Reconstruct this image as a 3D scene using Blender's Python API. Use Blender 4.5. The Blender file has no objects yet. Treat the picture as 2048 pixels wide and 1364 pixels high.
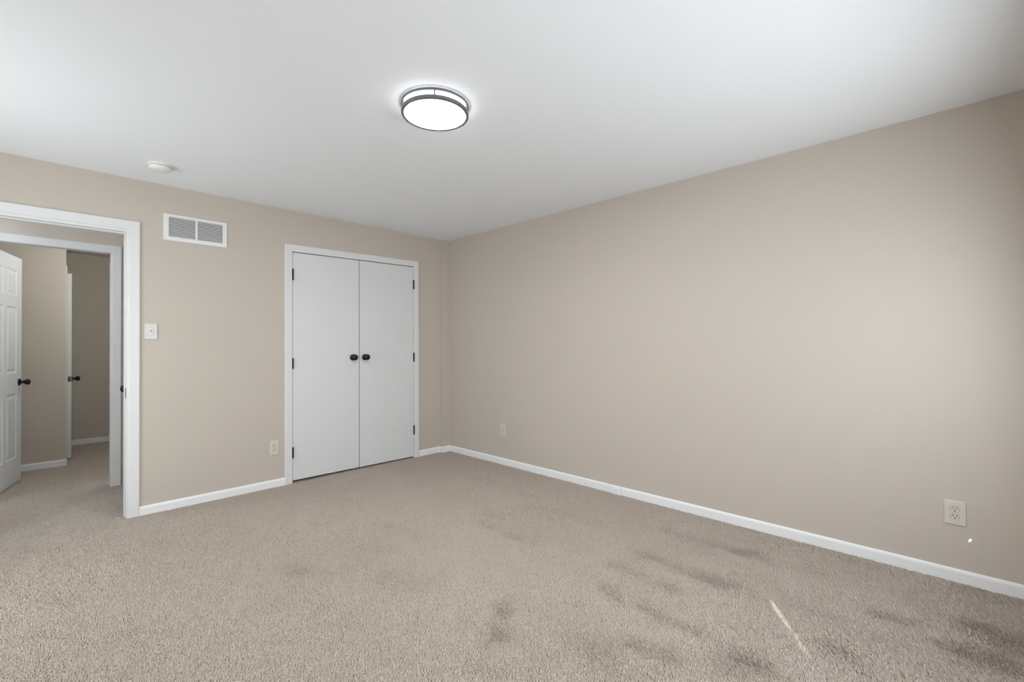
import bpy, bmesh, math, random
import numpy as np
from mathutils import Vector, Matrix

sc = bpy.context.scene
COL = sc.collection

# ------------------------------------------------------------------ camera
CAM = Vector((0.0, 0.0, 1.224))
FW = Vector((0.71584223, 0.69820718, 0.00875363))
RT = Vector((0.69825493, -0.7158353, -0.00445765))
UP = Vector((-0.0031538, -0.00930324, 0.99995175))
cam_data = bpy.data.cameras.new('camera')
cam_data.sensor_fit = 'HORIZONTAL'
cam_data.sensor_width = 36.0
cam_data.lens = 905.2 / 2048 * 36.0
cam_data.clip_start = 0.02
cam = bpy.data.objects.new('camera', cam_data)
COL.objects.link(cam)
cam.matrix_world = Matrix(((RT.x, UP.x, -FW.x, CAM.x), (RT.y, UP.y, -FW.y, CAM.y),
                           (RT.z, UP.z, -FW.z, CAM.z), (0, 0, 0, 1)))
sc.camera = cam

# ------------------------------------------------------------------ view, world, daylight
sc.view_settings.view_transform = 'Standard'
sc.view_settings.look = 'None'
sc.view_settings.exposure = 0.13
sc.view_settings.gamma = 1.0
sc.view_settings.use_curve_mapping = False
sc.cycles.max_bounces = 12
sc.cycles.diffuse_bounces = 8
sc.cycles.sample_clamp_indirect = 8.0

world = bpy.data.worlds.new('world')
sc.world = world
world.use_nodes = True
world.node_tree.nodes['Background'].inputs[0].default_value = (0.72, 0.82, 1.0, 1)
world.node_tree.nodes['Background'].inputs[1].default_value = 0.6

SUN_AZ = Vector((0.313, 0.211)).normalized()     # the way the sunlight travels over the floor
SUN_EL = math.radians(40)
SUN_DIR = Vector((SUN_AZ.x * math.cos(SUN_EL), SUN_AZ.y * math.cos(SUN_EL), -math.sin(SUN_EL)))


def light(name, kind, loc, direction, energy, color, **kw):
    d = bpy.data.lights.new(name, kind)
    d.energy = energy
    d.color = color
    for k, v in kw.items():
        setattr(d, k, v)
    o = bpy.data.objects.new(name, d)
    COL.objects.link(o)
    o.location = loc
    o.rotation_euler = Vector(direction).to_track_quat('-Z', 'Y').to_euler()
    return o


# light levels: sun, front window, lamp; added fill: near, left, hall, room
POWER = {'sun': 30.0, 'front': 47.0, 'near': 8.5, 'left': 25.0, 'lamp': 94.0, 'hall': 62.0, 'room': 47.0}
TINT = {'front': (0.868, 0.945, 1.0), 'near': (0.97, 0.96, 1.0), 'left': (0.90, 0.98, 1.0), 'lamp': (1.0, 1.0, 1.0),
        'hall': (0.78, 0.89, 1.0), 'room': (0.93, 0.985, 0.96)}
light('sun', 'SUN', (-3, -4, 5), SUN_DIR, POWER['sun'], (1.0, 0.96, 0.90), angle=math.radians(0.53))
# daylight through the front window's shade; the near and left ones are added fill
WX0, WX1, WZ0, WZ1 = 0.55, 2.80, 0.42, 1.92          # front wall, right of the camera
NX0, NX1 = -0.80, 0.45                               # front wall, behind the camera, added window
VY0, VY1, VWZ0, VWZ1 = 2.45, 3.75, 0.42, 1.92        # left wall, added window
light('front_window_daylight', 'AREA', ((WX0 + WX1) / 2, -0.44, (WZ0 + WZ1) / 2), (0, 1, -0.12), POWER['front'], TINT['front'],
      shape='RECTANGLE', size=WX1 - WX0 - 0.1, size_y=WZ1 - WZ0 - 0.1, spread=math.radians(171))
light('near_added_fill', 'AREA', ((NX0 + NX1) / 2, -0.44, (WZ0 + WZ1) / 2), (0, 1, 0), POWER['near'], TINT['near'],
      shape='RECTANGLE', size=NX1 - NX0 - 0.1, size_y=WZ1 - WZ0 - 0.1, spread=math.radians(160))
light('left_added_fill', 'AREA', (-0.99, (VY0 + VY1) / 2, (VWZ0 + VWZ1) / 2), (1, 0, 0), POWER['left'], TINT['left'],
      shape='RECTANGLE', size=VY1 - VY0 - 0.1, size_y=VWZ1 - VWZ0 - 0.1)

# ------------------------------------------------------------------ dimensions
R, B, H = 3.272, 4.24, 2.44       # right wall, back wall, ceiling
L, F = -1.0, -0.45                # left wall, front wall (behind the camera)
WT = 0.12                         # wall thickness
HB = 5.31                         # far side of the hall
RB = 5.42                         # its other face, in the room beyond
FAR = 7.88
FZ = -0.012                       # carpet backing, the pile reaches up to about 0


# ------------------------------------------------------------------ materials
def srgb(r, g, b):
    def f(c):
        c /= 255.0
        return c / 12.92 if c <= 0.04045 else ((c + 0.055) / 1.055) ** 2.4
    return (f(r), f(g), f(b), 1.0)


def material(name, color, rough=0.5, metal=0.0, bump=0.0, bump_scale=60.0, spec=0.5, var=0.0, var_scale=3.0):
    m = bpy.data.materials.new(name)
    m.use_nodes = True
    nt = m.node_tree
    p = nt.nodes['Principled BSDF']
    p.inputs['Base Color'].default_value = color
    p.inputs['Roughness'].default_value = rough
    p.inputs['Metallic'].default_value = metal
    p.inputs['Specular IOR Level'].default_value = spec
    tc = nt.nodes.new('ShaderNodeTexCoord')
    if var:
        n = nt.nodes.new('ShaderNodeTexNoise')
        n.inputs['Scale'].default_value = var_scale
        n.inputs['Detail'].default_value = 4
        nt.links.new(tc.outputs['Object'], n.inputs['Vector'])
        ramp = nt.nodes.new('ShaderNodeMapRange')
        ramp.inputs['To Min'].default_value = 1 - var
        ramp.inputs['To Max'].default_value = 1 + var
        nt.links.new(n.outputs['Fac'], ramp.inputs['Value'])
        mul = nt.nodes.new('ShaderNodeVectorMath')
        mul.operation = 'SCALE'
        mul.inputs[0].default_value = color[:3]
        nt.links.new(ramp.outputs['Result'], mul.inputs['Scale'])
        nt.links.new(mul.outputs['Vector'], p.inputs['Base Color'])
    if bump:
        n = nt.nodes.new('ShaderNodeTexNoise')
        n.inputs['Scale'].default_value = bump_scale
        n.inputs['Detail'].default_value = 3
        nt.links.new(tc.outputs['Object'], n.inputs['Vector'])
        b = nt.nodes.new('ShaderNodeBump')
        b.inputs['Strength'].default_value = bump
        b.inputs['Distance'].default_value = 0.002
        nt.links.new(n.outputs['Fac'], b.inputs['Height'])
        nt.links.new(b.outputs['Normal'], p.inputs['Normal'])
    return m


M = {}
M['wall'] = material('beige_wall_paint', (0.56, 0.503, 0.442, 1), 0.55, bump=0.06, bump_scale=220, spec=0.25, var=0.008)
M['ceiling'] = material('white_ceiling_paint', (0.865, 0.885, 0.915, 1), 0.8, bump=0.05, bump_scale=180, spec=0.15)
M['trim'] = material('white_trim_paint', (0.75, 0.752, 0.757, 1), 0.5, bump=0.04, bump_scale=40, spec=0.25)
M['baseboard'] = material('light_lifted_baseboard_white', (0.85, 0.86, 0.875, 1), 0.45, bump=0.05, bump_scale=25, spec=0.3)  # trim white, lightened to stand in for light missing near the floor
M['door'] = material('white_door_paint', (0.72, 0.73, 0.74, 1), 0.38, bump=0.04, bump_scale=30, spec=0.4)
M['black'] = material('oil_rubbed_black_metal', (0.012, 0.011, 0.010, 1), 0.32, metal=0.4, spec=0.5)
M['plate'] = material('ivory_plastic', (0.66, 0.61, 0.56, 1), 0.3, spec=0.5)
M['plate_pale'] = material('pale_ivory_plastic', (0.66, 0.63, 0.58, 1), 0.35, spec=0.4)
M['plate_white'] = material('off_white_plastic', (0.56, 0.55, 0.515, 1), 0.22, spec=0.6)
M['device'] = material('light_almond_plastic', (0.66, 0.615, 0.565, 1), 0.3, spec=0.5)
M['slot'] = material('dark_slot', (0.012, 0.010, 0.009, 1), 0.8)
M['white_plastic'] = material('white_plastic', (0.80, 0.80, 0.79, 1), 0.4, spec=0.4)
M['vent'] = material('white_enamelled_steel', (0.80, 0.80, 0.80, 1), 0.4, spec=0.4)
M['duct'] = material('dark_duct', (0.05, 0.05, 0.055, 1), 0.9)
M['nickel'] = material('brushed_gunmetal', (0.22, 0.225, 0.235, 1), 0.34, metal=0.9, bump=0.1, bump_scale=300)
M['screw'] = material('dull_steel', (0.45, 0.44, 0.42, 1), 0.4, metal=0.8)
M['steel'] = material('latch_steel', (0.10, 0.095, 0.09, 1), 0.4, metal=0.8)
M['shade'] = material('white_shade_cloth', (0.75, 0.75, 0.73, 1), 0.8)
M['carpet_base'] = material('carpet_backing', (0.22, 0.18, 0.15, 1), 0.95, spec=0.1)


def emission(name, color, strength):
    m = bpy.data.materials.new(name)
    m.use_nodes = True
    nt = m.node_tree
    p = nt.nodes['Principled BSDF']
    p.inputs['Base Color'].default_value = (0.8, 0.8, 0.8, 1)
    p.inputs['Roughness'].default_value = 0.4
    p.inputs['Emission Color'].default_value = color
    p.inputs['Emission Strength'].default_value = strength
    return m


M['diffuser'] = emission('lit_acrylic_diffuser', tuple(TINT['lamp']) + (1,), POWER['lamp'])
M['skirt'] = emission('dimly_lit_drum_skirt', tuple(TINT['lamp']) + (1,), POWER['lamp'] * 0.085)
M['hall_fill_globe'] = emission('hall_fill_glow', tuple(TINT['hall']) + (1,), POWER['hall'])  # glow of the added hall fill lamp
M['room_fill_globe'] = emission('room_fill_glow', tuple(TINT['room']) + (1,), POWER['room'])  # glow of the added far-room fill lamp


def yarn_material():
    m = bpy.data.materials.new('beige_carpet_yarn')
    m.use_nodes = True
    nt = m.node_tree
    p = nt.nodes['Principled BSDF']
    p.inputs['Roughness'].default_value = 0.85
    p.inputs['Specular IOR Level'].default_value = 0.15
    at = nt.nodes.new('ShaderNodeAttribute')
    at.attribute_name = 'yarn'
    cr = nt.nodes.new('ShaderNodeValToRGB')
    e = cr.color_ramp.elements
    e[0].position = 0.0
    e[0].color = YARN[0]
    e[1].position = 1.0
    e[1].color = YARN[2]
    k = e.new(0.5)
    k.color = YARN[1]
    nt.links.new(at.outputs['Fac'], cr.inputs['Fac'])
    nt.links.new(cr.outputs['Color'], p.inputs['Base Color'])
    return m


YARN = [(0.452, 0.38, 0.318, 1), (0.597, 0.517, 0.447, 1), (0.715, 0.636, 0.565, 1)]
M['yarn'] = yarn_material()


# ------------------------------------------------------------------ mesh helpers
def new_bm():
    return bmesh.new()


def add_box(bm, lo, hi, bevel=0.0, seg=2, rot=None, pivot=None):
    vs = [bm.verts.new((x, y, z)) for x in (lo[0], hi[0]) for y in (lo[1], hi[1]) for z in (lo[2], hi[2])]
    idx = [(0, 1, 3, 2), (4, 6, 7, 5), (0, 4, 5, 1), (2, 3, 7, 6), (0, 2, 6, 4), (1, 5, 7, 3)]
    fs = [bm.faces.new([vs[i] for i in f]) for f in idx]
    if bevel:
        es = list({e for f in fs for e in f.edges})
        r = bmesh.ops.bevel(bm, geom=es, offset=bevel, segments=seg, profile=0.5, affect='EDGES')
        vs = list({v for f in r['faces'] for v in f.verts} | {v for v in vs if v.is_valid})
    if rot is not None:
        bmesh.ops.transform(bm, matrix=rot, verts=[v for v in vs if v.is_valid])
    return [v for v in vs if v.is_valid]


def add_lathe(bm, profile, axis='Z', center=(0, 0, 0), seg=48, closed=False):
    """profile: (radius, height) list; revolve about the axis through center"""
    rings = []
    for (r, h) in profile:
        ring = []
        n = 1 if r < 1e-7 else seg
        for i in range(n):
            a = 2 * math.pi * i / seg
            u, v = r * math.cos(a), r * math.sin(a)
            if axis == 'Z':
                p = (u, v, h)
            elif axis == 'Y':
                p = (u, h, v)
            else:
                p = (h, u, v)
            ring.append(bm.verts.new((p[0] + center[0], p[1] + center[1], p[2] + center[2])))
        rings.append(ring)
    pairs = list(zip(rings[:-1], rings[1:]))
    if closed:
        pairs.append((rings[-1], rings[0]))
    for a, b in pairs:
        if len(a) == 1 and len(b) == 1:
            continue
        for i in range(seg):
            j = (i + 1) % seg
            if len(a) == 1:
                bm.faces.new((a[0], b[j], b[i]))
            elif len(b) == 1:
                bm.faces.new((a[i], a[j], b[0]))
            else:
                bm.faces.new((a[i], a[j], b[j], b[i]))


def obj(name, bm, mat, parent=None, loc=(0, 0, 0), smooth=False):
    bmesh.ops.recalc_face_normals(bm, faces=bm.faces)
    me = bpy.data.meshes.new(name)
    bm.to_mesh(me)
    bm.free()
    me.materials.append(mat)
    if smooth:
        for p in me.polygons:
            p.use_smooth = True
        me.set_sharp_from_angle(angle=math.radians(35))
    o = bpy.data.objects.new(name, me)
    COL.objects.link(o)
    o.location = loc
    if parent is not None:
        o.parent = parent
    return o


def tag(o, label, cat, group=None, kind=None):
    o['label'] = label
    o['category'] = cat
    if group:
        o['group'] = group
    if kind:
        o['kind'] = kind
    return o


def structure(o, label, cat):
    return tag(o, label, cat, kind='structure')


def empty(name, loc=(0, 0, 0), rotz=0.0):
    o = bpy.data.objects.new(name, None)
    o.empty_display_size = 0.1
    COL.objects.link(o)
    o.location = loc
    o.rotation_euler = (0, 0, rotz)
    return o


def boxes(name, lst, mat, parent=None, bevel=0.0):
    bm = new_bm()
    for lo, hi in lst:
        add_box(bm, lo, hi, bevel)
    return obj(name, bm, mat, parent)


# ------------------------------------------------------------------ room shell
DX0, DX1, DZ = -0.41, 0.41, 2.075      # rough opening of the bedroom doorway
CX0, CX1, CZ = 1.515, 2.815, 2.095     # rough opening of the closet
structure(boxes('floor', [((-1.72, F - WT, -0.1), (R + WT, FAR + WT, FZ))], M['carpet_base']),
          'level floor under the beige carpet, running through into the hall', 'floor')
structure(boxes('ceiling', [((-1.72, F - WT, H), (R + WT, FAR + WT, H + 0.1))], M['ceiling']),
          'plain white painted ceiling', 'ceiling')
structure(boxes('ceiling_room', [((-1.6, 5.42, 2.395), (0.95, FAR, H))], M['ceiling']),
          'slightly lower white ceiling of the room beyond the second doorway', 'ceiling')
structure(boxes('wall_right', [((R, F - WT, FZ), (R + WT, FAR + WT, H))], M['wall']),
          'long beige wall with one window-side outlet, right of the closet corner', 'wall')
structure(boxes('wall_left', [
    ((L - WT, F - WT, FZ), (L, VY0, H)),
    ((L - WT, VY1, FZ), (L, B + WT, H)),
    ((L - WT, VY0, FZ), (L, VY1, VWZ0)),
    ((L - WT, VY0, VWZ1), (L, VY1, H)),
], M['wall']),
          'beige wall left of the bedroom doorway, out of the picture', 'wall')
structure(boxes('wall_back', [
    ((L, B, FZ), (DX0, B + WT, H)),
    ((DX0, B, DZ), (DX1, B + WT, H)),
    ((DX1, B, FZ), (CX0, B + WT, H)),
    ((CX0, B, CZ), (CX1, B + WT, H)),
    ((CX1, B, FZ), (R, B + WT, H)),
    ((3.157, B - 0.037, FZ), (R, B, H)),          # small boxed-out strip in the corner
], M['wall']), 'beige wall holding the doorway, air vent and closet', 'wall')
structure(boxes('wall_front', [
    ((L, F - WT, FZ), (NX0, F, H)),
    ((NX1, F - WT, FZ), (WX0, F, H)),
    ((WX1, F - WT, FZ), (R, F, H)),
    ((NX0, F - WT, FZ), (NX1, F, WZ0)),
    ((NX0, F - WT, WZ1), (NX1, F, H)),
    ((WX0, F - WT, FZ), (WX1, F, WZ0)),
    ((WX0, F - WT, WZ1), (WX1, F, H)),
], M['wall']), 'beige window wall behind the camera', 'wall')
structure(boxes('wall_closet', [
    ((CX0 - 0.3, B + 0.62, FZ), (R, B + 0.70, H)),
    ((CX0 - 0.38, B + WT, FZ), (CX0 - 0.3, B + 0.70, H)),
], M['wall']), 'inside walls of the closet behind its double doors', 'wall')

# hall and the rooms beyond the doorway
SX0, SX1, SZ = -0.395, 0.405, 2.075
HL = -1.6
structure(boxes('wall_hall', [
    ((HL, HB, FZ), (SX0, RB, H)),
    ((SX0, HB, SZ), (SX1, RB, H)),
    ((SX1, HB, FZ), (1.1, RB, H)),
    ((0.468, B + WT, 2.10), (0.56, HB, H)),       # hall end, above and beyond its door
    ((0.468, 5.17, FZ), (0.56, HB, 2.10)),
], M['wall']), 'shaded beige hall wall around the second doorway', 'wall')
structure(boxes('wall_hall_left', [
    ((HL - WT, B, FZ), (HL, FAR + WT, H)),
    ((HL, B, FZ), (L - WT, B + WT, H)),
], M['wall']), 'beige wall closing the hall at its left end', 'wall')
PX = 0.13
structure(boxes('wall_room', [
    ((HL, 6.59, FZ), (PX, 6.69, H)),
    ((PX - 0.10, 6.69, FZ), (PX, 6.90, H)),
    ((PX - 0.10, 6.90, 2.05), (PX, 7.70, H)),
    ((PX - 0.10, 7.70, FZ), (PX, FAR, H)),
], M['wall']), 'beige wall seen through both doorways, ending at a corner', 'wall')
structure(boxes('wall_far', [((HL, FAR, FZ), (R, FAR + WT, H))], M['wall']),
          'dark shaded beige wall farthest back through the doorways', 'wall')
structure(boxes('wall_room_right', [((0.95, RB, FZ), (1.05, FAR, H))], M['wall']),
          'beige side wall of the farthest room, hidden from view', 'wall')


# ------------------------------------------------------------------ baseboards
BH, BT = 0.062, 0.012


def baseboard(name, runs, label, h=BH):
    """runs: (p0, p1, normal) along walls"""
    bm = new_bm()
    prof = [(0, 0), (BT, 0), (BT, 0.80), (BT * 0.8, 0.92), (BT * 0.35, 1.0), (0, 1.0)]
    for p0, p1, n in runs:
        p0, p1, n = Vector(p0), Vector(p1), Vector(n)
        ends = []
        for p in (p0, p1):
            ends.append([bm.verts.new((p.x + n.x * t, p.y + n.y * t, FZ + (h - FZ) * z)) for t, z in prof])
        k = len(prof)
        for i in range(k):
            j = (i + 1) % k
            bm.faces.new((ends[0][i], ends[0][j], ends[1][j], ends[1][i]))
        bm.faces.new(ends[0][::-1])
        bm.faces.new(ends[1])
    return structure(obj(name, bm, M['baseboard']), label, 'baseboard')


baseboard('baseboard_back', [((0.465, B), (1.474, B), (0, -1)), ((2.864, B), (3.157, B), (0, -1)),
                             ((3.157 - BT + 0.0006, B - 0.037), (R, B - 0.037), (0, -1)),
                             ((3.157, B), (3.157, B - 0.037 - BT + 0.0006), (-1, 0)), ((L, B), (-0.467, B), (0, -1))],
          'white baseboard along the wall with the closet')
baseboard('baseboard_right', [((R, F), (R, B - 0.037), (-1, 0))], 'long white baseboard under the right wall')
baseboard('baseboard_left', [((L, F), (L, B), (1, 0))], 'white baseboard on the left wall, out of the picture')
baseboard('baseboard_front', [((L, F), (R, F), (0, 1))], 'white baseboard under the window, behind the camera')
baseboard('baseboard_room', [((HL, 6.59), (PX + BT - 0.0006, 6.59), (0, -1)), ((PX, 6.59 - BT + 0.0006), (PX, 6.835), (1, 0))],
          'short white baseboard seen between the panelled door and the ajar door')
baseboard('baseboard_far', [((PX, FAR), (0.95, FAR), (0, -1))], 'white baseboard on the dark farthest wall')
baseboard('baseboard_hall', [((HL, HB), (-0.46, HB), (0, -1))], 'white baseboard in the hall, left of the second doorway')


# ------------------------------------------------------------------ door casings
CASE = [(0.0, 0.0), (0.0, 0.007), (0.0025, 0.0095), (0.006, 0.0108), (0.038, 0.0128), (0.058, 0.0145), (0.0635, 0.0135), (0.066, 0.0095), (0.066, 0.0)]


def casing_mesh(bm, x0, x1, z1, yface, sgn, width, dz=0.0, bottom=FZ, profile=CASE):
    """inverted-U casing round an opening x0..x1; sgn -1 = sticks out towards -y; dz = rise of the head to the right"""
    k = width / profile[-1][0]
    rings = []
    for u, t in profile:
        u *= k
        pts = [(x0 - u, bottom), (x0 - u, z1 + u), (x1 + u, z1 + dz + u), (x1 + u, bottom)]
        rings.append([bm.verts.new((x, yface + sgn * t, z)) for x, z in pts])
    n = len(rings)
    for i in range(n - 1):
        for j in range(3):
            bm.faces.new((rings[i][j], rings[i][j + 1], rings[i + 1][j + 1], rings[i + 1][j]))
    for j in range(3):
        bm.faces.new((rings[-1][j], rings[-1][j + 1], rings[0][j + 1], rings[0][j]))
    bm.faces.new([r[0] for r in rings])
    bm.faces.new([r[3] for r in rings][::-1])


# bedroom doorway
bm = new_bm()
casing_mesh(bm, -0.401, 0.401, 2.066, B, -1, 0.065)
t1 = structure(obj('trim_1', bm, M['trim']), 'white moulded casing around the bedroom doorway', 'door casing')
jb = boxes('jamb', [((0.392, B, FZ), (DX1, B + WT, 2.049)), ((DX0, B, FZ), (-0.392, B + WT, 2.049)),
                    ((DX0, B, 2.049), (DX1, B + WT, 2.075))], M['trim'], t1, 0.0)
boxes('door_stop', [((0.384, B + 0.045, FZ), (0.392, B + 0.08, 2.041)), ((-0.392, B + 0.045, FZ), (-0.384, B + 0.08, 2.041)),
                    ((-0.392, B + 0.045, 2.041), (0.392, B + 0.08, 2.049))], M['trim'], t1)
bm = new_bm()
add_box(bm, (0.3895, B + 0.002, 0.855), (0.3925, B + 0.030, 0.925), 0.0008)
sp = obj('strike_plate', bm, M['steel'], t1)
sp['label'] = 'dark metal strike plate'

# second doorway across the hall
bm = new_bm()
casing_mesh(bm, -0.391, 0.390, 2.050, HB, -1, 0.066)
t2 = structure(obj('trim_2', bm, M['trim']), 'white casing around the second doorway across the hall', 'door casing')
boxes('jamb', [((0.386, HB, FZ), (SX1, RB, 2.056)), ((SX0, HB, FZ), (-0.386, RB, 2.056)),
               ((SX0, HB, 2.056), (SX1, RB, SZ))], M['trim'], t2, 0.0)

# closet casing, its head runs a touch uphill to the right as in the old wall
bm = new_bm()
casing_mesh(bm, 1.526, 2.799, 2.070, B, -1, 0.062, dz=0.019,
            profile=[(0, 0), (0, 0.010), (0.004, 0.0115), (0.056, 0.0135), (0.062, 0.010), (0.062, 0.0)])
t3 = structure(obj('trim_3', bm, M['trim']), 'white casing framing the closet doors', 'door casing')
boxes('jamb', [((CX0, B, FZ), (1.527, B + WT, 2.095)), ((2.798, B, FZ), (CX1, B + WT, 2.095)),
               ((1.527, B + 0.002, 2.0895), (2.798, B + WT, 2.096))], M['trim'], t3)


# ------------------------------------------------------------------ closet doors
def knob_mesh(bm, seg=32):
    """round door knob, axis -y, base on y = 0"""
    prof = [(0.0, 0.0), (0.0270, 0.0), (0.0275, -0.003), (0.026, -0.006), (0.018, -0.009), (0.011, -0.012), (0.0095, -0.020),
            (0.0105, -0.026), (0.016, -0.029), (0.0225, -0.034), (0.0260, -0.042), (0.0255, -0.050), (0.021, -0.056),
            (0.012, -0.059), (0.0, -0.060)]
    add_lathe(bm, prof, 'Y', seg=seg)


def hinge(parent, x, z0, z1, y):
    bm = new_bm()
    h = (z1 - z0)
    n = 5
    for i in range(n):
        a, b = z0 + h * i / n + 0.0004, z0 + h * (i + 1) / n - 0.0004
        add_lathe(bm, [(0, a), (0.0058, a), (0.0062, a + 0.001), (0.0062, b - 0.001), (0.0058, b), (0, b)], 'Z', (x, y, 0), 14)
    add_lathe(bm, [(0, z1), (0.0045, z1), (0.005, z1 + 0.003), (0.003, z1 + 0.006), (0, z1 + 0.006)], 'Z', (x, y, 0), 12)
    add_lathe(bm, [(0, z0 - 0.005), (0.003, z0 - 0.005), (0.005, z0 - 0.002), (0.0045, z0), (0, z0)], 'Z', (x, y, 0), 12)
    add_box(bm, (x - 0.0072, y + 0.002, z0), (x + 0.0072, y + 0.0050, z1), 0.0003, 1)
    return obj('hinge', bm, M['black'], parent, smooth=True)


def flush_door(name, x0, x1, zb0, zb1, zt0, zt1, y, label):
    bm = new_bm()
    th = 0.034
    vs = [bm.verts.new(p) for p in ((x0, y, zb0), (x1, y, zb1), (x1, y, zt1), (x0, y, zt0),
                                    (x0, y + th, zb0), (x1, y + th, zb1), (x1, y + th, zt1), (x0, y + th, zt0))]
    for f in ((0, 1, 2, 3), (7, 6, 5, 4), (0, 4, 5, 1), (1, 5, 6, 2), (2, 6, 7, 3), (3, 7, 4, 0)):
        bm.faces.new([vs[i] for i in f])
    bmesh.ops.bevel(bm, geom=list(bm.edges), offset=0.0015, segments=2, affect='EDGES')
    return structure(obj(name, bm, M['door'], smooth=False), label, 'closet door')


YD = B - 0.006
d1 = flush_door('door_1', 1.530, 2.1605, 0.022, 0.018, 2.064, 2.074, YD, 'left leaf of the white flush closet doors')
d2 = flush_door('door_2', 2.1675, 2.795, 0.017, 0.013, 2.074, 2.082, YD, 'right leaf of the white flush closet doors')
for z0, z1 in ((1.816, 1.910), (1.022, 1.111), (0.226, 0.316)):
    hinge(d1, 1.5295, z0, z1, B - 0.0145)
for z0, z1 in ((1.843, 1.937), (1.048, 1.141), (0.254, 0.347)):
    hinge(d2, 2.7965, z0, z1, B - 0.0145)
for d, kx in ((d1, 2.095), (d2, 2.222)):
    bm = new_bm()
    knob_mesh(bm)
    bmesh.ops.scale(bm, verts=bm.verts, vec=(1.12, 1.12, 1.12))
    obj('knob', bm, M['black'], d, (kx, YD, 1.109), smooth=True)


# ------------------------------------------------------------------ six-panel door and the other inner doors
def panel_door_mesh(bm, w, h, th, panels, depth=0.007):
    """door slab in local x 0..w, y -th/2..th/2, z 0..h with raised panels moulded into both faces"""
    xs = sorted({0.0, w} | {p[0] for p in panels} | {p[1] for p in panels})
    zs = sorted({0.0, h} | {p[2] for p in panels} | {p[3] for p in panels})

    def is_panel(xa, xb, za, zb):
        return any(p[0] <= xa + 1e-6 and p[1] >= xb - 1e-6 and p[2] <= za + 1e-6 and p[3] >= zb - 1e-6 for p in panels)
    for s in (-1, 1):
        y = s * th / 2
        for i in range(len(xs) - 1):
            for j in range(len(zs) - 1):
                xa, xb, za, zb = xs[i], xs[i + 1], zs[j], zs[j + 1]
                if not is_panel(xa, xb, za, zb):
                    bm.faces.new([bm.verts.new(p) for p in ((xa, y, za), (xb, y, za), (xb, y, zb), (xa, y, zb))])
        for (xa, xb, za, zb) in panels:
            rings = []
            for inset, d in ((0.0, 0.0), (0.006, 0.6), (0.013, 1.0), (0.024, 1.0), (0.034, 0.55), (0.046, 0.22)):
                yy = y - s * depth * d
                rings.append([bm.verts.new(p) for p in ((xa + inset, yy, za + inset), (xb - inset, yy, za + inset),
                                                        (xb - inset, yy, zb - inset), (xa + inset, yy, zb - inset))])
            for a, b in zip(rings[:-1], rings[1:]):
                for k in range(4):
                    bm.faces.new((a[k], a[(k + 1) % 4], b[(k + 1) % 4], b[k]))
            bm.faces.new(rings[-1])
    for a, b in (((0, 0), (w, 0)), ((w, 0), (w, h)), ((w, h), (0, h)), ((0, h), (0, 0))):
        bm.faces.new([bm.verts.new(p) for p in ((a[0], -th / 2, a[1]), (b[0], -th / 2, b[1]), (b[0], th / 2, b[1]), (a[0], th / 2, a[1]))])
    bmesh.ops.remove_doubles(bm, verts=bm.verts, dist=0.0002)


def lever_knob(parent, loc, direction):
    """egg-shaped knob on a round rose; direction is a local unit vector (x, y)"""
    bm = new_bm()
    prof = [(0.0, 0.0), (0.031, 0.0), (0.0325, 0.003), (0.031, 0.008), (0.022, 0.012), (0.0125, 0.015), (0.0105, 0.024),
            (0.012, 0.030), (0.018, 0.037), (0.0245, 0.047), (0.0265, 0.056), (0.0245, 0.065), (0.017, 0.072), (0.008, 0.0745), (0.0, 0.075)]
    add_lathe(bm, prof, 'Y', seg=32)
    ang = math.atan2(direction[1], direction[0]) - math.pi / 2
    bmesh.ops.rotate(bm, verts=bm.verts, cent=(0, 0, 0), matrix=Matrix.Rotation(ang, 3, 'Z'))
    return obj('knob', bm, M['black'], parent, loc, smooth=True)


W3, H3, TH3 = 0.762, 2.028, 0.035
ang3 = math.atan2(6.164 - 5.423, -0.171 + 0.340)
ux, uy = math.cos(ang3), math.sin(ang3)
# the visible face of the leaf looks to the right; shift the slab half its thickness to the left of it
door3 = empty('door_3', (-0.340 - uy * TH3 / 2, 5.423 + ux * TH3 / 2, 0.008), ang3)
structure(door3, 'white six-panel door standing open beyond the second doorway', 'door')
xa, xb, xc, xd = 0.115, 0.345, 0.417, 0.647
PAN = [(p, q_, z0, z1) for (p, q_) in ((xa, xb), (xc, xd)) for (z0, z1) in ((0.225, 0.80), (0.985, 1.575), (1.675, 1.905))]
bm = new_bm()
panel_door_mesh(bm, W3, H3, TH3, PAN)
obj('panel', bm, M['door'], door3)
lever_knob(door3, (W3 - 0.062, -TH3 / 2, 0.897), (0, -1))
lever_knob(door3, (W3 - 0.062, TH3 / 2, 0.897), (0, 1))
bm = new_bm()
add_box(bm, (W3 - 0.0008, -0.0125, 0.868), (W3 + 0.0012, 0.0125, 0.926), 0.0004)
lt = obj('latch_plate', bm, M['steel'], door3)

# ajar door in the side wall of the farthest room, its latch edge towards us
ang4 = math.radians(92.6)
door4 = empty('door_4', (0.154, 6.917, 0.012), ang4)
structure(door4, 'white door standing ajar beside the dark farthest wall, latch edge showing', 'door')
W4 = 0.76
bm = new_bm()
panel_door_mesh(bm, W4, 2.015, 0.034, [(W4 - b_, W4 - a_, c_, d_) for a_, b_, c_, d_ in PAN])
bmesh.ops.translate(bm, verts=bm.verts, vec=(0, -0.010, 0))
obj('panel', bm, M['door'], door4)
lever_knob(door4, (0.062, -0.027, 0.860), (0, -1))
bm = new_bm()
add_box(bm, (-0.0014, -0.0215, 0.832), (0.0006, 0.0015, 0.888), 0.0004)
add_box(bm, (-0.009, -0.014, 0.852), (0.0, -0.005, 0.868), 0.0015)
lp = obj('latch_plate', bm, M['steel'], door4)
lp['label'] = 'dark metal latch plate'
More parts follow.
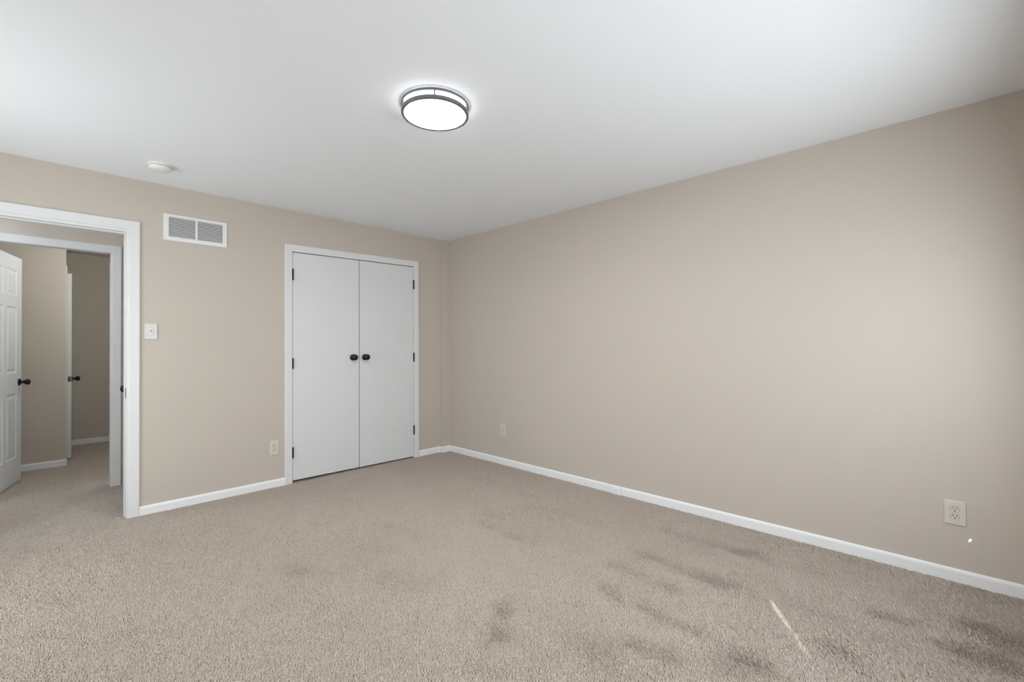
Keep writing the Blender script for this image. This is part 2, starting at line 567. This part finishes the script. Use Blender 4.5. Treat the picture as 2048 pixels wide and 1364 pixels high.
# its casing on the side wall
bm = new_bm()
casing_mesh(bm, 6.905, 7.695, 2.035, 0.0, -1, 0.066)
bmesh.ops.transform(bm, matrix=Matrix(((0, -1, 0, PX), (1, 0, 0, 0), (0, 0, 1, 0), (0, 0, 0, 1))), verts=bm.verts)
t4 = structure(obj('trim_4', bm, M['trim']), 'white casing edge of the ajar door beside the dark wall', 'door casing')
boxes('jamb', [((PX - 0.10, 6.90, FZ), (PX + 0.015, 6.912, 2.04))], M['trim'], t4)

# door at the end of the hall, seen edge-on beside the bedroom doorway
door5 = empty('door_5', (0.474, 4.42, 0.0), math.radians(90))
structure(door5, 'door on the hall end, only its black knob showing past the bedroom casing', 'door')
bm = new_bm()
panel_door_mesh(bm, 0.74, 2.03, 0.034, [(a_ * 0.97, b_ * 0.97, c_, d_) for a_, b_, c_, d_ in PAN])
bmesh.ops.translate(bm, verts=bm.verts, vec=(0, -0.017, 0.012))
obj('panel', bm, M['door'], door5)
k5 = lever_knob(door5, (0.30, 0.0, 0.890), (0, 1))

# ------------------------------------------------------------------ window behind the camera
win = empty('window_1', ((WX0 + WX1) / 2, F, WZ0))
structure(win, 'shaded window in the wall behind the camera', 'window')
cx = (WX0 + WX1) / 2


def wpart(name, lst, mat, bevel=0.0):
    bm = new_bm()
    for lo, hi in lst:
        add_box(bm, (lo[0] - cx, lo[1] - F, lo[2] - WZ0), (hi[0] - cx, hi[1] - F, hi[2] - WZ0), bevel)
    return obj(name, bm, mat, win)


ya, yb = F - WT, F - 0.07
wpart('frame', [((WX0, ya, WZ0), (WX0 + 0.04, yb, WZ1)), ((WX1 - 0.04, ya, WZ0), (WX1, yb, WZ1)),
                ((WX0 + 0.04, ya, WZ0), (WX1 - 0.04, yb, WZ0 + 0.04)), ((WX0 + 0.04, ya, WZ1 - 0.04), (WX1 - 0.04, yb, WZ1))], M['trim'], 0.002)
wpart('casing', [((WX0 - 0.065, F, WZ0 - 0.065), (WX0, F + 0.014, WZ1 + 0.065)), ((WX1, F, WZ0 - 0.065), (WX1 + 0.065, F + 0.014, WZ1 + 0.065)),
                 ((WX0, F, WZ1), (WX1, F + 0.014, WZ1 + 0.065))], M['trim'], 0.002)
wpart('sill', [((WX0, yb, WZ0 - 0.02), (WX1, F + 0.035, WZ0 + 0.003))], M['trim'], 0.003)
# drawn shade with the narrow gap and the cord hole the sun comes through
YS = F - 0.03
n_slant = math.tan(SUN_EL)


def through(px, py, pz):
    """where the sun ray that lands on a point crosses the shade"""
    d = (py - YS) / SUN_AZ.y
    return px - SUN_AZ.x * d, pz + n_slant * d


sx_far, sz_far = through(2.404, 0.630, 0.0)
sx_near, sz_near = through(2.091, 0.419, 0.0)
hx, hz = through(R, -0.051, 0.221)
smid = sz_near + (sz_far - sz_near) * 0.45
sgap = sz_near + (sz_far - sz_near) * 0.42
xs = [WX0 + 0.005, sx_far - 0.0022, sx_far - 0.0013, sx_far + 0.0013, sx_far + 0.0022, hx - 0.005, hx + 0.005, WX1 - 0.005]
zs = sorted([WZ0 + 0.004, hz - 0.0038, hz + 0.0038, sz_near, sgap, smid, sz_far, WZ1 - 0.004])
bm = new_bm()
grid = {}
for i in range(len(xs)):
    for j in range(len(zs)):
        for k, y in enumerate((YS - 0.0008, YS)):
            grid[i, j, k] = bm.verts.new((xs[i] - cx, y - F, zs[j] - WZ0))
for i in range(len(xs) - 1):
    for j in range(len(zs) - 1):
        mx, mz = (xs[i] + xs[i + 1]) / 2, (zs[j] + zs[j + 1]) / 2
        hole = (abs(mx - hx) < 0.005 and abs(mz - hz) < 0.0038)
        slit = (abs(mx - sx_far) < 0.0022 and smid < mz < sz_far) or (abs(mx - sx_far) < 0.0013 and sz_near < mz < sgap)
        if hole or slit:
            continue
        bm.faces.new([grid[a] for a in ((i, j, 1), (i + 1, j, 1), (i + 1, j + 1, 1), (i, j + 1, 1))])
loose = [v for v in bm.verts if not v.link_faces]
bmesh.ops.delete(bm, geom=loose, context='VERTS')
obj('shade', bm, M['shade'], win)
# cloth wraps past the reveal at the edges so that no other sun comes in
wpart('shade_channel', [((WX0, YS - 0.012, WZ0), (WX0 + 0.02, YS + 0.006, WZ1)), ((WX1 - 0.02, YS - 0.012, WZ0), (WX1, YS + 0.006, WZ1)),
                        ((WX0, YS - 0.012, WZ1 - 0.03), (WX1, YS + 0.01, WZ1)), ((WX0, YS - 0.012, WZ0 - 0.01), (WX1, YS + 0.006, WZ0 + 0.015))], M['trim'])

# two unseen windows added to carry the fill light, shades fully drawn
def added_window(name, origin, rotz, w, label):
    """added window in local coordinates: x along the wall, +y into the room, z up from the sill"""
    h = WZ1 - WZ0
    g = empty(name, origin, rotz)
    structure(g, label, 'window')
    a = w / 2
    boxes('frame', [((-a, -WT, 0), (-a + 0.04, -0.07, h)), ((a - 0.04, -WT, 0), (a, -0.07, h)),
                    ((-a + 0.04, -WT, 0), (a - 0.04, -0.07, 0.04)), ((-a + 0.04, -WT, h - 0.04), (a - 0.04, -0.07, h))], M['trim'], g, 0.002)
    boxes('casing', [((-a - 0.065, 0, -0.065), (-a, 0.014, h + 0.065)), ((a, 0, -0.065), (a + 0.065, 0.014, h + 0.065)),
                     ((-a, 0, h), (a, 0.014, h + 0.065))], M['trim'], g, 0.002)
    boxes('sill', [((-a, -0.07, -0.02), (a, 0.035, 0.003))], M['trim'], g, 0.003)
    boxes('shade', [((-a, -0.045, -0.005), (a, -0.035, h))], M['shade'], g)


added_window('added_window_left', (L, (VY0 + VY1) / 2, VWZ0), math.radians(-90), VY1 - VY0, 'unseen shaded window added in the left wall for fill light')
added_window('added_window_near', ((NX0 + NX1) / 2, F, WZ0), 0, NX1 - NX0, 'unseen shaded window added straight behind the camera for fill light')

# ------------------------------------------------------------------ unseen fill lamps added in the hall and the far room
for nm, px, py, gm, lab in (('hall_fill_globe', -1.0, 4.84, 'hall_fill_globe', 'unseen globe added as fill light in the hall, left of the bedroom doorway'),
                            ('room_fill_globe', 0.70, 5.75, 'room_fill_globe', 'unseen globe added as fill light in the room beyond the second doorway')):
    g = empty('added_fill_globe', (px, py, H if nm == 'hall_fill_globe' else 2.395))
    tag(g, lab, 'ceiling light')
    bm = new_bm()
    add_lathe(bm, [(0, 0), (0.085, 0), (0.085, -0.012), (0.07, -0.018), (0, -0.018)], 'Z', seg=40)
    obj('base', bm, M['nickel'], g, smooth=True)
    bm = new_bm()
    add_lathe(bm, [(0.068, -0.018), (0.095, -0.035), (0.112, -0.07), (0.105, -0.11), (0.07, -0.145), (0.0, -0.16)], 'Z', seg=40)
    obj('globe', bm, M[gm], g, smooth=True)

# ------------------------------------------------------------------ ceiling light
LX, LY, LR = 1.365, 1.867, 0.168
lamp = empty('ceiling_light', (LX, LY, H))
tag(lamp, 'round flush ceiling light with two dark metal rings and a glowing white drum', 'ceiling light')


def ring(name, r, z0, z1, w):
    bm = new_bm()
    c = 0.0025
    add_lathe(bm, [(r - w, z0 + c), (r - w + c, z0), (r - c, z0), (r, z0 + c), (r, z1 - c), (r - c, z1), (r - w + c, z1), (r - w, z1 - c)],
              'Z', seg=96, closed=True)
    return obj(name, bm, M['nickel'], lamp, smooth=True)


ring('ring', LR + 0.002, -0.016, -0.003, 0.016)
ring('ring', LR, -0.055, -0.036, 0.015)
bm = new_bm()
add_lathe(bm, [(0.0, 0.0), (LR - 0.018, 0.0), (LR - 0.018, -0.004), (0.0, -0.004)], 'Z', seg=64)
obj('back_plate', bm, M['white_plastic'], lamp)
bm = new_bm()
add_lathe(bm, [(LR - 0.0165, -0.004), (LR - 0.0165, -0.046), (LR - 0.0175, -0.0500)], 'Z', seg=96)
obj('drum_skirt', bm, M['skirt'], lamp, smooth=True)
bm = new_bm()
add_lathe(bm, [(LR - 0.0175, -0.0500), (LR - 0.030, -0.0525), (0.0, -0.0535)], 'Z', seg=96)
obj('diffuser', bm, M['diffuser'], lamp, smooth=True)
for a in (-127.0, -7.0, 113.0):
    a = math.radians(a)
    bm = new_bm()
    add_lathe(bm, [(0, -0.0555), (0.003, -0.0555), (0.0036, -0.0545), (0.0036, -0.008), (0, -0.008)], 'Z',
              ((LR + 0.0005) * math.cos(a), (LR + 0.0005) * math.sin(a), 0), 12)
    obj('post', bm, M['nickel'], lamp, smooth=True)

# ------------------------------------------------------------------ smoke detector
sd = empty('smoke_detector', (0.522, 3.795, H))
tag(sd, 'round white smoke detector on the ceiling above the vent', 'smoke detector')
bm = new_bm()
add_lathe(bm, [(0, 0), (0.070, 0), (0.0705, -0.004), (0.069, -0.0075), (0.066, -0.009), (0.0655, -0.0125), (0.062, -0.0135), (0, -0.0135)], 'Z', seg=64)
obj('base_plate', bm, M['white_plastic'], sd, smooth=True)
bm = new_bm()
add_lathe(bm, [(0.052, -0.0135), (0.052, -0.0165)], 'Z', seg=64)
obj('sensor_slot', bm, M['duct'], sd)
bm = new_bm()
add_lathe(bm, [(0, -0.0165), (0.0615, -0.0165), (0.063, -0.019), (0.0615, -0.026), (0.057, -0.0335), (0.050, -0.039), (0.040, -0.041), (0, -0.0415)], 'Z', seg=64)
for i in range(24):
    a = 2 * math.pi * i / 24
    add_box(bm, (0.050, -0.0016, -0.017), (0.061, 0.0016, -0.013), rot=Matrix.Rotation(a, 4, 'Z'))
obj('cover', bm, M['white_plastic'], sd, smooth=True)
bm = new_bm()
add_lathe(bm, [(0.0165, -0.041), (0.0165, -0.0435), (0.0145, -0.0445), (0.012, -0.0435), (0.010, -0.0440), (0, -0.0455)], 'Z', (0.012, -0.024, 0), 32)
obj('test_button', bm, M['white_plastic'], sd, smooth=True)

# ------------------------------------------------------------------ air vent
VX0, VX1, VZ0, VZ1 = 0.601, 1.0155, 2.0275, 2.2255
vent = empty('air_vent', ((VX0 + VX1) / 2, B, VZ0))
tag(vent, 'white louvred return air grille high on the wall between doorway and closet', 'air vent')
vcx = (VX0 + VX1) / 2
IX0, IX1, IZ0, IZ1 = 0.634, 0.986, 2.056, 2.207
MX0, MX1 = 0.803, 0.8165
bm = new_bm()


def vb(lo, hi, bev=0.0, bmm=None):
    add_box(bmm if bmm is not None else bm, (lo[0] - vcx, lo[1] - B, lo[2] - VZ0), (hi[0] - vcx, hi[1] - B, hi[2] - VZ0), bev, 1)


# flat frame with a turned-back rim
for lo, hi in (((VX0, B - 0.007, VZ0), (VX1, B, IZ0)), ((VX0, B - 0.007, IZ1), (VX1, B, VZ1)),
               ((VX0, B - 0.007, IZ0), (IX0, B, IZ1)), ((IX1, B - 0.007, IZ0), (VX1, B, IZ1)), ((MX0, B - 0.007, IZ0), (MX1, B, IZ1))):
    vb(lo, hi)
obj('frame', bm, M['vent'], vent)
bm = new_bm()
vb((IX0 - 0.005, B - 0.0012, IZ0 - 0.005), (IX1 + 0.005, B - 0.0002, IZ1 + 0.005))
obj('duct_back', bm, M['duct'], vent)
for a, b in ((IX0, MX0), (MX1, IX1)):
    bm = new_bm()
    n = 13
    for i in range(n):
        z = IZ0 + (IZ1 - IZ0) * (i + 0.5) / n
        hh = 0.0034
        # slat slants down and forward: a thin parallelogram swept along x
        pts = [(B - 0.0012, z + hh + 0.001), (B - 0.0065, z - hh + 0.001), (B - 0.0065, z - hh - 0.0005), (B - 0.0012, z + hh - 0.0005)]
        va = [bm.verts.new((a - vcx, y - B, zz - VZ0)) for y, zz in pts]
        vb_ = [bm.verts.new((b - vcx, y - B, zz - VZ0)) for y, zz in pts]
        for k in range(4):
            bm.faces.new((va[k], va[(k + 1) % 4], vb_[(k + 1) % 4], vb_[k]))
        bm.faces.new(va)
        bm.faces.new(vb_[::-1])
    obj('louvers', bm, M['vent'], vent)
for x in (VX0 + 0.012, VX1 - 0.012):
    bm = new_bm()
    add_lathe(bm, [(0, -0.0088), (0.002, -0.0085), (0.0032, -0.007), (0, -0.007)], 'Y', (x - vcx, 0, (VZ1 - VZ0) / 2), 16)
    obj('screw', bm, M['vent'], vent, smooth=True)


# ------------------------------------------------------------------ wall plates
def plate_mesh(w, h, t, holes=()):
    """cover plate in local x,z centred, standing out to -y, with a pillowed edge"""
    bm = new_bm()
    prof = [(0, 0), (0.0, 0.55), (0.0015, 0.8), (0.004, 0.95), (0.009, 1.0)]
    rings = []
    for ins, d in prof:
        a, b = w / 2 - ins, h / 2 - ins
        rings.append([bm.verts.new(p) for p in ((-a, -t * d, -b), (a, -t * d, -b), (a, -t * d, b), (-a, -t * d, b))])
    for a, b in zip(rings[:-1], rings[1:]):
        for k in range(4):
            bm.faces.new((a[k], a[(k + 1) % 4], b[(k + 1) % 4], b[k]))
    bm.faces.new(rings[-1])
    bm.faces.new(rings[0][::-1])
    return bm


def stadium(bm, cx_, cz_, w, h, y0, y1, flat):
    """receptacle face: a circle of width w cut flat at top and bottom to height h"""
    n = 40
    r = w / 2
    pts = []
    for i in range(n):
        a = 2 * math.pi * i / n
        pts.append((r * math.cos(a), max(-h / 2, min(h / 2, r * math.sin(a)))))
    f = [bm.verts.new((cx_ + x, y1, cz_ + z)) for x, z in pts]
    g = [bm.verts.new((cx_ + x, y0, cz_ + z)) for x, z in pts]
    bm.faces.new(f)
    for i in range(n):
        j = (i + 1) % n
        bm.faces.new((f[i], f[j], g[j], g[i]))


def make_outlet(loc, rotz, w, h, label, mat, dev):
    o = empty('wall_outlet', loc, rotz)
    tag(o, label, 'wall outlet', 'duplex outlets on the walls')
    t = 0.006
    obj('cover_plate', plate_mesh(w, h, t), mat, o)
    for dz in (0.0195, -0.0195):
        bm = new_bm()
        stadium(bm, 0, dz, 0.034, 0.0285, -t + 0.001, -t - 0.0022, True)
        f = obj('receptacle', bm, dev, o)
        bm = new_bm()
        stadium(bm, 0, dz, 0.0362, 0.0307, -t + 0.001, -t - 0.0003, True)
        g = obj('gap', bm, M['duct'], f)  # flush dark ring painting the shadow of the plate hole
        g['label'] = 'dark ring painted as shadow in the gap round the receptacle'
        bm = new_bm()
        add_box(bm, (-0.0078, -t - 0.0026, dz + 0.0005), (-0.0052, -t - 0.002, dz + 0.0098))
        add_box(bm, (0.0052, -t - 0.0026, dz + 0.0012), (0.0078, -t - 0.002, dz + 0.0090))
        add_lathe(bm, [(0, -t - 0.0026), (0.0029, -t - 0.0026), (0.0029, -t - 0.002), (0, -t - 0.002)], 'Y', (0, 0, dz - 0.0068), 16)
        s = obj('slots', bm, M['slot'], f)
        s['label'] = 'dark plug slots'
    bm = new_bm()
    add_lathe(bm, [(0, -t - 0.0012), (0.0020, -t - 0.0010), (0.0030, -t + 0.0005), (0, -t + 0.0005)], 'Y', (0, 0, 0), 20)
    obj('screw', bm, mat, o, smooth=True)
    return o


make_outlet((1.3785, B, 0.3375), 0, 0.072, 0.126, 'ivory duplex outlet left of the closet casing', M['plate_pale'], M['plate_pale'])
make_outlet((R, 3.323, 0.350), math.radians(-90), 0.079, 0.117, 'small pale outlet on the right wall near the closet corner', M['plate'], M['device'])
make_outlet((R, 0.003, 0.348), math.radians(-90), 0.081, 0.1245, 'large nearby ivory outlet low on the right wall, near the picture edge', M['plate'], M['device'])

# light switch beside the doorway
sw = empty('light_switch', (0.5295, B, 1.336))
tag(sw, 'off-white toggle light switch right of the bedroom doorway', 'light switch')
bm = plate_mesh(0.0785, 0.123, 0.0065)
obj('cover_plate', bm, M['plate_white'], sw)
bm = new_bm()
add_box(bm, (-0.0165, -0.0085, -0.033), (0.0165, -0.0060, 0.033), 0.0012)
obj('collar', bm, M['plate_white'], sw)
bm = new_bm()
rot = Matrix.Translation((0, -0.008, 0)) @ Matrix.Rotation(math.radians(-24), 4, 'X')
add_box(bm, (-0.0048, -0.016, -0.0048), (0.0048, 0.002, 0.0048), 0.0016, 2, rot=rot)
obj('toggle', bm, M['plate_white'], sw, smooth=True)
for z in (0.030, -0.030):
    bm = new_bm()
    add_lathe(bm, [(0, -0.0098), (0.002, -0.0095), (0.003, -0.0082), (0, -0.0082)], 'Y', (0, 0, z * 0.85), 16)
    obj('screw', bm, M['plate_white'], sw, smooth=True)

# small cable box screwed to the right baseboard
jb = empty('cable_box', (R - BT, 1.981, 0.0), math.radians(-90))
tag(jb, 'little white cable junction box fixed to the right baseboard', 'junction box')
bm = new_bm()
add_box(bm, (-0.041, -0.026, 0.000), (0.041, 0.0, 0.0605), 0.003, 2)
obj('cover', bm, M['baseboard'], jb, smooth=True)
bm = new_bm()
add_lathe(bm, [(0, -0.0268), (0.0022, -0.0266), (0.0032, -0.0258), (0, -0.0258)], 'Y', (0.0, 0, 0.028), 16)
s = obj('screw', bm, M['screw'], jb, smooth=True)


# ------------------------------------------------------------------ carpet pile
def smooth_noise(x, y, seed, scale):
    """tileless value noise on world x, y (numpy)"""
    x, y = x * scale, y * scale
    xi, yi = np.floor(x).astype(np.int64), np.floor(y).astype(np.int64)
    xf, yf = x - xi, y - yi
    u, v = xf * xf * (3 - 2 * xf), yf * yf * (3 - 2 * yf)

    def h(a, b):
        n = (a * 374761393 + b * 668265263 + seed * 974711) & 0x7fffffff
        n = ((n ^ (n >> 13)) * 1274126177) & 0x7fffffff
        return ((n ^ (n >> 16)) & 0xffff) / 65535.0
    return (h(xi, yi) * (1 - u) + h(xi + 1, yi) * u) * (1 - v) + (h(xi, yi + 1) * (1 - u) + h(xi + 1, yi + 1) * u) * v


# trodden marks in the pile: x0, y0, x1, y1, half width, strength
MARKS = [
    (2.17, 1.38, 2.22, 1.17, 0.050, 1.00),
    (1.95, 1.28, 1.92, 1.16, 0.050, 1.00),
    (1.94, 1.03, 1.93, 0.82, 0.050, 1.00),
    (2.43, 1.31, 2.41, 0.84, 0.060, 0.90),
    (2.19, 1.05, 2.18, 1.01, 0.070, 1.00),
    (1.52, 1.53, 1.48, 1.48, 0.050, 0.90),
    (1.37, 1.45, 1.34, 1.39, 0.060, 1.10),
    (2.09, 2.36, 2.09, 1.86, 0.050, 0.70),
    (2.83, 1.31, 2.87, 0.90, 0.070, 0.80),
    (1.67, 0.95, 1.71, 0.81, 0.060, 0.80),
    (1.50, 1.12, 1.54, 1.02, 0.070, 0.60),
    (1.88, 0.60, 1.88, 0.50, 0.080, 1.00),
    (2.62, 0.27, 2.67, 0.14, 0.050, 0.80),
    (2.80, -0.07, 2.77, -0.16, 0.080, 1.00),
    (2.56, -0.02, 2.55, -0.12, 0.080, 0.90),
    (2.88, 0.57, 2.86, 0.52, 0.050, 0.50),
    (0.01, 3.20, 0.09, 3.08, 0.090, 0.60),
    (-0.01, 2.83, 0.05, 2.75, 0.080, 0.70),
    (0.17, 2.60, 0.26, 2.45, 0.090, 0.70),
    (0.93, 2.66, 0.96, 2.56, 0.060, 0.70),
    (1.26, 2.14, 1.31, 1.97, 0.090, 0.70),
    (1.62, 2.75, 1.67, 2.49, 0.080, 0.70),
    (0.20, 3.29, 0.26, 3.17, 0.070, 0.50),
    (2.79, 3.15, 2.75, 2.48, 0.060, 0.60),
    (2.60, 2.15, 2.62, 1.73, 0.050, 0.50),
    (2.21, 0.34, 2.18, 0.27, 0.060, 0.60),
    (1.31, 2.76, 1.39, 2.47, 0.100, 0.40),
    (1.16, 1.31, 1.22, 1.15, 0.090, 0.60),
    (1.19, 1.68, 1.22, 1.57, 0.070, 0.40),
    (2.85, 0.86, 2.84, 0.70, 0.060, 0.60),
]


def carpet():
    rng = np.random.default_rng(7)
    zones = []
    # distance bands from the camera: spacing of the tufts in metres
    bands = [(0.0, 2.2, 0.0044), (2.2, 3.2, 0.0050), (3.2, 4.6, 0.0060), (4.6, 9.0, 0.0068)]
    fx, fy = FW.x, FW.y
    n_ = math.hypot(fx, fy)
    fx, fy = fx / n_, fy / n_
    P = []
    for d0, d1, s in bands:
        gx = np.arange(L, R, s)
        gy = np.arange(F, FAR, s)
        X, Y = np.meshgrid(gx, gy)
        X, Y = X.ravel(), Y.ravel()
        X = X + rng.uniform(-0.5, 0.5, X.size) * s
        Y = Y + rng.uniform(-0.5, 0.5, Y.size) * s
        D = np.hypot(X, Y)
        dep = X * fx + Y * fy
        lat = X * fy - Y * fx
        D = D + rng.normal(0, 0.16, D.size) * (D > 1.0)
        keep = (D >= d0) & (D < d1) & (dep > 1.15) & (np.abs(lat) < dep * 1.22 + 0.12)
        bed = (X > L + 0.013) & (X < R - 0.013) & (Y > F + 0.013) & (Y < B - 0.013) & ~((X > 3.14) & (Y > B - 0.052))
        way = (X > -0.40) & (X < 0.39) & (Y >= B - 0.013) & (Y <= B + WT)
        clos = (X > 1.53) & (X < 2.79) & (Y >= B - 0.013) & (Y <= B + 0.1)
        hall = (X > -1.55) & (X < 0.46) & (Y > B + WT) & (Y < HB - 0.014)
        way2 = (X > -0.38) & (X < 0.38) & (Y >= HB - 0.02) & (Y <= RB)
        room = (X > -1.0) & (X < 0.93) & (Y > RB) & (Y < 6.577)
        far = (X > PX + 0.013) & (X < 0.93) & (Y >= 6.577) & (Y < FAR - 0.013)
        keep &= bed | way | clos | hall | way2 | room | far
        P.append(np.stack([X[keep], Y[keep], np.full(keep.sum(), s)], 1))
    P = np.concatenate(P)
    n = len(P)
    x, y, s = P[:, 0], P[:, 1], P[:, 2]
    # pile direction: brushed mostly along the room, with trodden and vacuumed patches leaning elsewhere
    ca, sa = math.cos(math.radians(80)), math.sin(math.radians(80))
    al, ac = x * ca + y * sa, -x * sa + y * ca          # along / across the vacuum strokes
    pa = smooth_noise(al * 1.0 + 40, ac * 3.2 + 17, 3, 1.15)
    pb = smooth_noise(x + 31, y + 12, 5, 4.6)
    pc = smooth_noise(x + 3, y + 52, 9, 11.0)
    patch = 0.52 * pa + 0.30 * pb + 0.18 * pc
    patch = (patch - 0.36) * 1.5
    wob = (smooth_noise(x + 9, y + 4, 21, 13.0) - 0.5) * 0.06
    for x0, y0, x1, y1, hw, st in MARKS:
        ux_, uy_ = x1 - x0, y1 - y0
        ll = ux_ * ux_ + uy_ * uy_
        t = np.clip(((x - x0) * ux_ + (y - y0) * uy_) / ll, 0, 1)
        d = np.hypot(x - x0 - t * ux_, y - y0 - t * uy_) + wob
        patch = patch - st * 0.95 * np.exp(-np.clip(d, 0, None) ** 2 / (hw * hw))
    patch = patch - 0.22 * np.exp(-((R - x) / 0.16) ** 2) * (y < 2.2)
    patch = np.clip(patch, -1.0, 1)
    lean_dir = math.radians(62) + (0.25 - patch) * 1.75 + rng.normal(0, 0.55, n)
    lean = 0.70 + 0.22 * rng.uniform(-1, 1, n) + 0.12 * patch
    hgt = 0.0118 + 0.0016 * rng.uniform(-1, 1, n) + 0.0012 * patch
    wid = s * 0.50 * (1 + 0.25 * rng.uniform(-1, 1, n))
    tw = rng.uniform(0, 2 * math.pi, n)
    # each tuft is a bent, tapering three-sided strand: 3 rings of 3 and a tip
    lv = [(0.0, 0.0, 1.0), (0.45, 0.30, 1.08), (0.85, 0.85, 0.78)]
    V = np.zeros((n, 10, 3), np.float32)
    dx, dy = np.cos(lean_dir), np.sin(lean_dir)
    for r, (zf, bf, wf) in enumerate(lv):
        for k in range(3):
            a = tw + 2 * math.pi * k / 3 + r * 0.5
            V[:, r * 3 + k, 0] = x + dx * hgt * lean * bf + np.cos(a) * wid * wf
            V[:, r * 3 + k, 1] = y + dy * hgt * lean * bf + np.sin(a) * wid * wf
            V[:, r * 3 + k, 2] = FZ + hgt * zf
    V[:, 9, 0] = x + dx * hgt * lean * 1.15
    V[:, 9, 1] = y + dy * hgt * lean * 1.15
    V[:, 9, 2] = FZ + hgt * 0.97
    tris = []
    for r in range(2):
        for k in range(3):
            a, b = r * 3 + k, r * 3 + (k + 1) % 3
            tris += [(a, b, b + 3), (a, b + 3, a + 3)]
    for k in range(3):
        tris.append((6 + k, 6 + (k + 1) % 3, 9))
    tris = np.array(tris, np.int32)
    F_ = (tris[None] + (np.arange(n, dtype=np.int32) * 10)[:, None, None]).reshape(-1, 3)
    me = bpy.data.meshes.new('carpet_pile')
    me.vertices.add(n * 10)
    me.vertices.foreach_set('co', V.reshape(-1))
    me.loops.add(F_.size)
    me.loops.foreach_set('vertex_index', F_.reshape(-1))
    me.polygons.add(len(F_))
    me.polygons.foreach_set('loop_start', np.arange(0, F_.size, 3, dtype=np.int32))
    me.polygons.foreach_set('use_smooth', np.ones(len(F_), dtype=bool))
    at = me.attributes.new('yarn', 'FLOAT', 'POINT')
    col = np.clip(0.52 + 0.18 * patch + 0.13 * rng.normal(0, 1, n), 0, 1).astype(np.float32)  # marks also darken the yarn: shade of the leaning pile put into colour
    at.data.foreach_set('value', np.repeat(col, 10))
    me.update(calc_edges=True)
    me.materials.append(M['yarn'])
    o = bpy.data.objects.new('carpet_pile', me)
    COL.objects.link(o)
    tag(o, 'beige cut-pile carpet covering the bedroom and hall floor', 'carpet', kind='stuff')
    print('tufts', n)


carpet()
